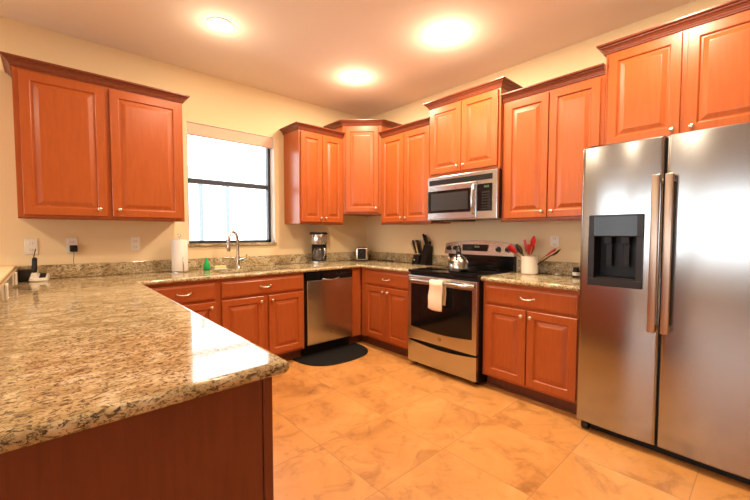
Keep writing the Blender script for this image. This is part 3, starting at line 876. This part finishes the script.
for row in range(2):
    for c_ in range(4):
        knife(('%s-handled steak knife in the %s row of the low block, %s' % (('steel', 'black')[(row + c_) % 2], ('front', 'rear')[row], ('leftmost', 'second from the left', 'third from the left', 'rightmost')[c_])),
              -0.082 + c_ * 0.021, -0.030 + row * 0.030, 1.031 + row * 0.006, -14 + c_ * 5, 14, 0.140 + 0.020 * row, (M_steelp, M_black)[(row + c_) % 2])
knife('black-handled chef knife at the left of the tall block', 0.018, 0.040, 1.136, -10, 14, 0.13, M_black)
knife('black-handled carving knife in the middle of the tall block', 0.043, 0.045, 1.134, -16, 8, 0.12, M_dkgrey)
knife('short black-handled paring knife at the right of the tall block', 0.066, 0.050, 1.130, 0, 6, 0.05, M_black)

# ------------------------------------------------------------ utensil crock
CX, CY = -0.165, -2.345
ck = B(); lathe(ck, [(0.060, 0), (0.068, 0.004), (0.070, 0.02), (0.071, 0.150), (0.073, 0.156), (0.066, 0.156), (0.064, 0.150), (0.062, 0.02), (0.01, 0.012)], (0, 0, 0), 32)
o = obj('utensil_crock', ck, M_ceramic, None, True, auto=60); place(o, (CX, CY, 0.9145)); tag(o, 'white ceramic crock holding kitchen utensils', 'crock')
def utensil(name, label, cat, az, lean, L, m, kind, roll=0):
    a = R(az); l = R(lean)
    base_ = Vector((CX, CY, 0.935)) - 0.02 * Vector((math.cos(a), math.sin(a), 0))
    t = thing(name, label, cat, base_, 0, 'utensils standing in the crock')
    d = Vector((math.cos(a) * math.sin(l), math.sin(a) * math.sin(l), math.cos(l)))
    q = d.to_track_quat('Z', 'Y'); t.rotation_euler = (q.to_matrix() @ Matrix.Rotation(R(roll), 3, 'Z')).to_euler()
    hb = B(); tube(hb, [(0, 0, 0), (0, 0, L * 0.35), (0, 0, L * 0.7)], 0.006, 10, [0.007, 0.006, 0.005]); obj('handle', hb, M_lightwood if m is M_red else M_brownw, t, True)
    bm = B()
    if kind == 'spoon':
        n = 9; rows = []
        for i in range(n):
            s = i / (n - 1); zz = L * 0.68 + 0.10 * s; w = max(0.004, 0.033 * math.sin(PI * (0.08 + 0.86 * s)))
            rows.append([bm.verts.new((w * u, -0.014 * (1 - u * u) * math.sin(PI * s), zz)) for u in (-1, -.5, 0, .5, 1)])
        for r0, r1 in zip(rows, rows[1:]):
            for j in range(4): bm.faces.new((r0[j], r0[j+1], r1[j+1], r1[j]))
        h = obj('head', bm, m, t, True); md = h.modifiers.new('thick', 'SOLIDIFY'); md.thickness = 0.004
    elif kind == 'turner':
        w = 0.034
        for s in (-1, -0.33, 0.33, 1):
            bx(bm, s * w - 0.007, s * w + 0.007, -0.002, 0.002, L * 0.72, L * 0.72 + 0.085)
        bx(bm, -w - 0.007, w + 0.007, -0.002, 0.002, L * 0.68, L * 0.73); bx(bm, -w - 0.007, w + 0.007, -0.002, 0.002, L * 0.72 + 0.08, L * 0.72 + 0.10)
        obj('head', bm, m, t)
    else:
        n = 8; rows = []
        for i in range(n):
            s = i / (n - 1); zz = L * 0.66 + 0.095 * s; w = 0.010 + 0.024 * min(1, s * 2.2)
            rows.append([bm.verts.new((w * u, -0.010 * s * s, zz)) for u in (-1, 0, 1)])
        for r0, r1 in zip(rows, rows[1:]):
            for j in range(2): bm.faces.new((r0[j], r0[j+1], r1[j+1], r1[j]))
        h = obj('head', bm, m, t, True); md = h.modifiers.new('thick', 'SOLIDIFY'); md.thickness = 0.006
    return t
utensil('spatula', 'red spatula leaning far left out of the crock', 'spatula', 98, 41, 0.31, M_red, 'spat', 60)
utensil('cooking_spoon', 'dark brown cooking spoon leaning left in the crock', 'spoon', 112, 28, 0.25, M_brownw, 'spoon', 40)
utensil('slotted_turner', 'small red turner leaning slightly left in the crock', 'spatula', 100, 14, 0.255, M_red, 'turner', 30)
utensil('cooking_spoon', 'tall red spoon standing upright in the crock', 'spoon', -80, 9, 0.31, M_red, 'spoon', 50)
utensil('spatula', 'short red scraper in the middle of the crock', 'spatula', 200, 6, 0.22, M_red, 'spat', 40)
utensil('spatula', 'red-edged spatula leaning right out of the crock', 'spatula', -84, 46, 0.31, M_red, 'spat', 20)
utensil('cooking_spoon', 'black ladle spoon leaning furthest right out of the crock', 'spoon', -92, 53, 0.35, M_brownw, 'spoon', 10)

# jar by the fridge, small tag on the splash
jr = thing('condiment_jar', 'small dark jar with white label beside the refrigerator', 'jar', (-0.12, -2.70, 0.9145))
bm = B(); lathe(bm, [(0.024, 0), (0.027, 0.004), (0.027, 0.05), (0.020, 0.062)], (0, 0, 0), 20); obj('glass', bm, M_black, jr, True, auto=50)
bm = B(); lathe(bm, [(0.0275, 0.014), (0.0275, 0.042)], (0, 0, 0), 20); obj('paper_label', bm, M_white, jr, True, auto=50)
bm = B(); lathe(bm, [(0.022, 0.062), (0.022, 0.078), (0.018, 0.080)], (0, 0, 0), 20); obj('lid', bm, M_black, jr, True, auto=50)
o = obj('salt_dish', lathe(B(), [(0.020, 0), (0.026, 0.014), (0.023, 0.016), (0.008, 0.008)], (0, 0, 0), 20), M_ceramic, None, True)
place(o, (-0.075, -2.545, 0.9145)); tag(o, 'tiny white dish at the splash between crock and refrigerator', 'dish')

# ------------------------------------------------------------ outlets
def outlet(label, x, z, rot=0, loc=None, w=0.072, hgt=0.117, black=False):
    t = thing('wall_outlet', label, 'outlet', loc or (x, 0, z), rot, 'white wall outlets')
    obj('cover_plate', box(-w / 2, w / 2, -0.006, -0.0005, -hgt / 2, hgt / 2, 0.002), M_white, t)
    for s in (-1, 1):
        f = obj('receptacle', box(-0.017, 0.017, -0.0085, -0.006, s * 0.026 - 0.014, s * 0.026 + 0.014, 0.001), M_ceramic, t)
        bm = B(); bx(bm, -0.008, -0.006, -0.0088, -0.0083, s * 0.026 - 0.005, s * 0.026 + 0.005); bx(bm, 0.006, 0.008, -0.0088, -0.0083, s * 0.026 - 0.005, s * 0.026 + 0.005)
        obj('slot', bm, M_black, f)
    return t
outlet('white outlet on the wall behind the cordless phone', -3.335, 1.165)
outlet('white outlet with a black plug adapter in it', -3.100, 1.170)
outlet('plain white outlet left of the paper towels', -2.675, 1.172)
outlet('white outlet on the wall right of the utensil crock', 0, 0, -90, (0, -2.485, 1.195), 0.074, 0.085)
outlet('white outlet on the half wall behind the phone', 0, 0, 90, (-3.430, -0.30, 1.03), 0.072, 0.10) if False else None
ad = thing('plug_adapter', 'black plug adapter with its cord in the second outlet', 'adapter', (-3.092, -0.009, 1.145))
obj('plug_body', box(-0.024, 0.024, -0.045, 0, -0.026, 0.026, 0.005), M_black, ad)
bm = B(); tube(bm, [(0, -0.022, -0.02), (0.001, -0.020, -0.05), (-0.003, -0.014, -0.09), (-0.002, -0.012, -0.121)], 0.0018, 8); obj('cord', bm, M_black, ad, True)

# ------------------------------------------------------------ phone and things at the half wall
ph = thing('cordless_phone', 'white cordless phone base with black handset by the half wall', 'telephone', (-3.305, -0.125, 0.9145), -8)
bm = B(); slant(bm, -0.055, 0.085, [(-0.07, 0), (0.06, 0), (0.06, 0.05), (0.02, 0.055), (-0.07, 0.018)])
bmesh.ops.bevel(bm, geom=bm.edges[:], offset=0.006, segments=2, affect='EDGES'); pb = obj('base', bm, M_white, ph, True, auto=40)
obj('keypad', slant(B(), 0.02, 0.068, [(-0.052, 0.026), (0.012, 0.053), (0.012, 0.056), (-0.052, 0.029)]), M_black, pb)
bm = B(); slant(bm, -0.046, -0.006, [(-0.005, 0.05), (0.02, 0.05), (0.062, 0.165), (0.038, 0.175)])
bmesh.ops.bevel(bm, geom=bm.edges[:], offset=0.007, segments=2, affect='EDGES'); hs = obj('handset', bm, M_black, ph, True, auto=40)
obj('keypad_inset', slant(B(), -0.038, -0.014, [(-0.004, 0.075), (0.022, 0.145), (0.020, 0.1465), (-0.006, 0.0765)]), M_dkgrey, hs)
bm = B(); slant(bm, -0.050, -0.002, [(-0.02, 0.03), (0.03, 0.03), (0.030, 0.070), (-0.005, 0.060)]); obj('cradle', bm, M_white, ph)
bm = B(); tube(bm, [(-0.035, 0.052, 0.165), (-0.028, 0.058, 0.20), (-0.018, 0.062, 0.235)], 0.004, 8); obj('antenna', bm, M_black, ph)
ph.scale = (0.72, 0.85, 1.0)
o = obj('answering_machine', box(-0.040, 0.030, -0.05, 0.05, 0, 0.088, 0.006), M_dkgrey); place(o, (-3.366, -0.078, 0.9145)); tag(o, 'dark box in the corner behind the cordless phone', 'box')
def plate(label, y):
    t = thing('wall_outlet', label, 'outlet', (-3.408, y, 0.968), 90, 'white outlets on the half wall splash')
    obj('cover_plate', box(-0.036, 0.036, -0.010, -0.0005, -0.040, 0.040, 0.002), M_white, t)
    obj('receptacle', box(-0.015, 0.015, -0.0115, -0.010, -0.028, 0.028, 0.001), M_ceramic, t)
plate('white outlet plate on the half wall splash nearest the phone', -0.42)
plate('white outlet plate on the half wall splash at the left photo edge', -1.13)

# ------------------------------------------------------------ paper towels, soap, sponge
pt = thing('paper_towel_holder', 'white paper towel roll on an upright metal holder', 'paper towels', (-2.362, -0.150, 0.9145))
bm = B(); lathe(bm, [(0.078, 0), (0.078, 0.008), (0.070, 0.012)], (0, 0, 0), 32); obj('base', bm, M_steelp, pt, True, auto=50)
bm = B(); lathe(bm, [(0.064, 0.014), (0.066, 0.018), (0.066, 0.290), (0.063, 0.294), (0.02, 0.294), (0.02, 0.288)], (0, 0, 0), 36); obj('paper_roll', bm, M_paper, pt, True, auto=50)
bm = B(); tube(bm, [(0, 0, 0.28), (0, 0, 0.325)], 0.005, 10)
tube(bm, [(0.012 * math.cos(R(a)), 0, 0.332 + 0.012 * math.sin(R(a))) for a in range(-90, 271, 24)], 0.0028, 8); obj('rod', bm, M_steelp, pt, True)
bm = B(); tube(bm, [(0.012, -0.073, 0.008), (0.012, -0.073, 0.14)], 0.004, 10); obj('tension_arm', bm, M_steelp, pt, True)
sp = thing('soap_bottle', 'green dish soap bottle beside the sink', 'bottle', (-2.125, -0.125, 0.9145), 20)
bm = B(); lathe(bm, [(0.026, 0), (0.031, 0.006), (0.032, 0.04), (0.026, 0.062), (0.017, 0.082), (0.012, 0.096)], (0, 0, 0), 24); obj('bottle', bm, M_green, sp, True, auto=60)
bm = B(); lathe(bm, [(0.013, 0.096), (0.013, 0.112), (0.008, 0.118)], (0, 0, 0), 18); obj('cap', bm, M_green, sp, True, auto=60)
sh = thing('sponge', 'yellow sponge on a small dish beside the soap', 'sponge', (-2.005, -0.115, 0.9145), 5)
obj('dish', box(-0.065, 0.065, -0.04, 0.04, 0, 0.010, 0.004), M_ceramic, sh)
obj('pad', box(-0.055, 0.055, -0.032, 0.032, 0.010, 0.034, 0.006), M_sponge, sh)

# window blind head rail
bl = thing('window_valance', 'peach coloured valance across the top of the kitchen window', 'blind', (0, 0, 0))
obj('head_rail', box(WX0 + 0.006, WX1 - 0.008, 0.010, 0.055, 2.220, WZ1 - 0.004, 0.004), M_valance, bl)
obj('lower_edge', box(WX0 + 0.006, WX1 - 0.008, 0.008, 0.058, 2.210, 2.222, 0.003), M_valance, bl)

# ------------------------------------------------------------ recessed lights, plus two added fills out of view
spots = [(-2.245, -0.946, 'recessed ceiling light nearest the window, above the peninsula corner', 0.52),
         (-0.928, -0.915, 'recessed ceiling light nearest the room corner', 0.95),
         (-0.891, -1.991, 'recessed ceiling light in front of the stove cabinets', 1.3),
         (-2.245, -2.05, 'recessed ceiling light above the peninsula', 0.4),
         (-0.95, -3.30, 'recessed ceiling light in front of the refrigerator', 1.1),
         (-5.0, -1.0, 'added unseen ceiling light brightening the adjoining room nearest the window wall', 0.9),  # added out of view to brighten what the refrigerator reflects
         (-5.0, -2.5, 'added unseen ceiling light brightening the adjoining room beside the half wall', 0.9)]  # second added lamp, lifting the dark adjoining room
proto = None
for x, y, lb, pw in spots:
    if proto is None:
        proto = thing('recessed_light', lb, 'ceiling light', (x, y, H), 0, 'recessed ceiling lights')
        bm = B(); lathe(bm, [(0.095, -0.0005), (0.094, -0.006), (0.078, -0.008), (0.074, -0.0005)], (0, 0, 0), 36); obj('trim_ring', bm, M_white, proto, True, auto=40)
        bm = B(); lathe(bm, [(0.074, -0.0006), (0.073, -0.004), (0.03, -0.007)], (0, 0, 0), 36); obj('lens', bm, M_lens, proto, True)
    else:
        dup(proto, (x, y, H), None, lb)
    can_light(x, y, CAN_POWER * pw)
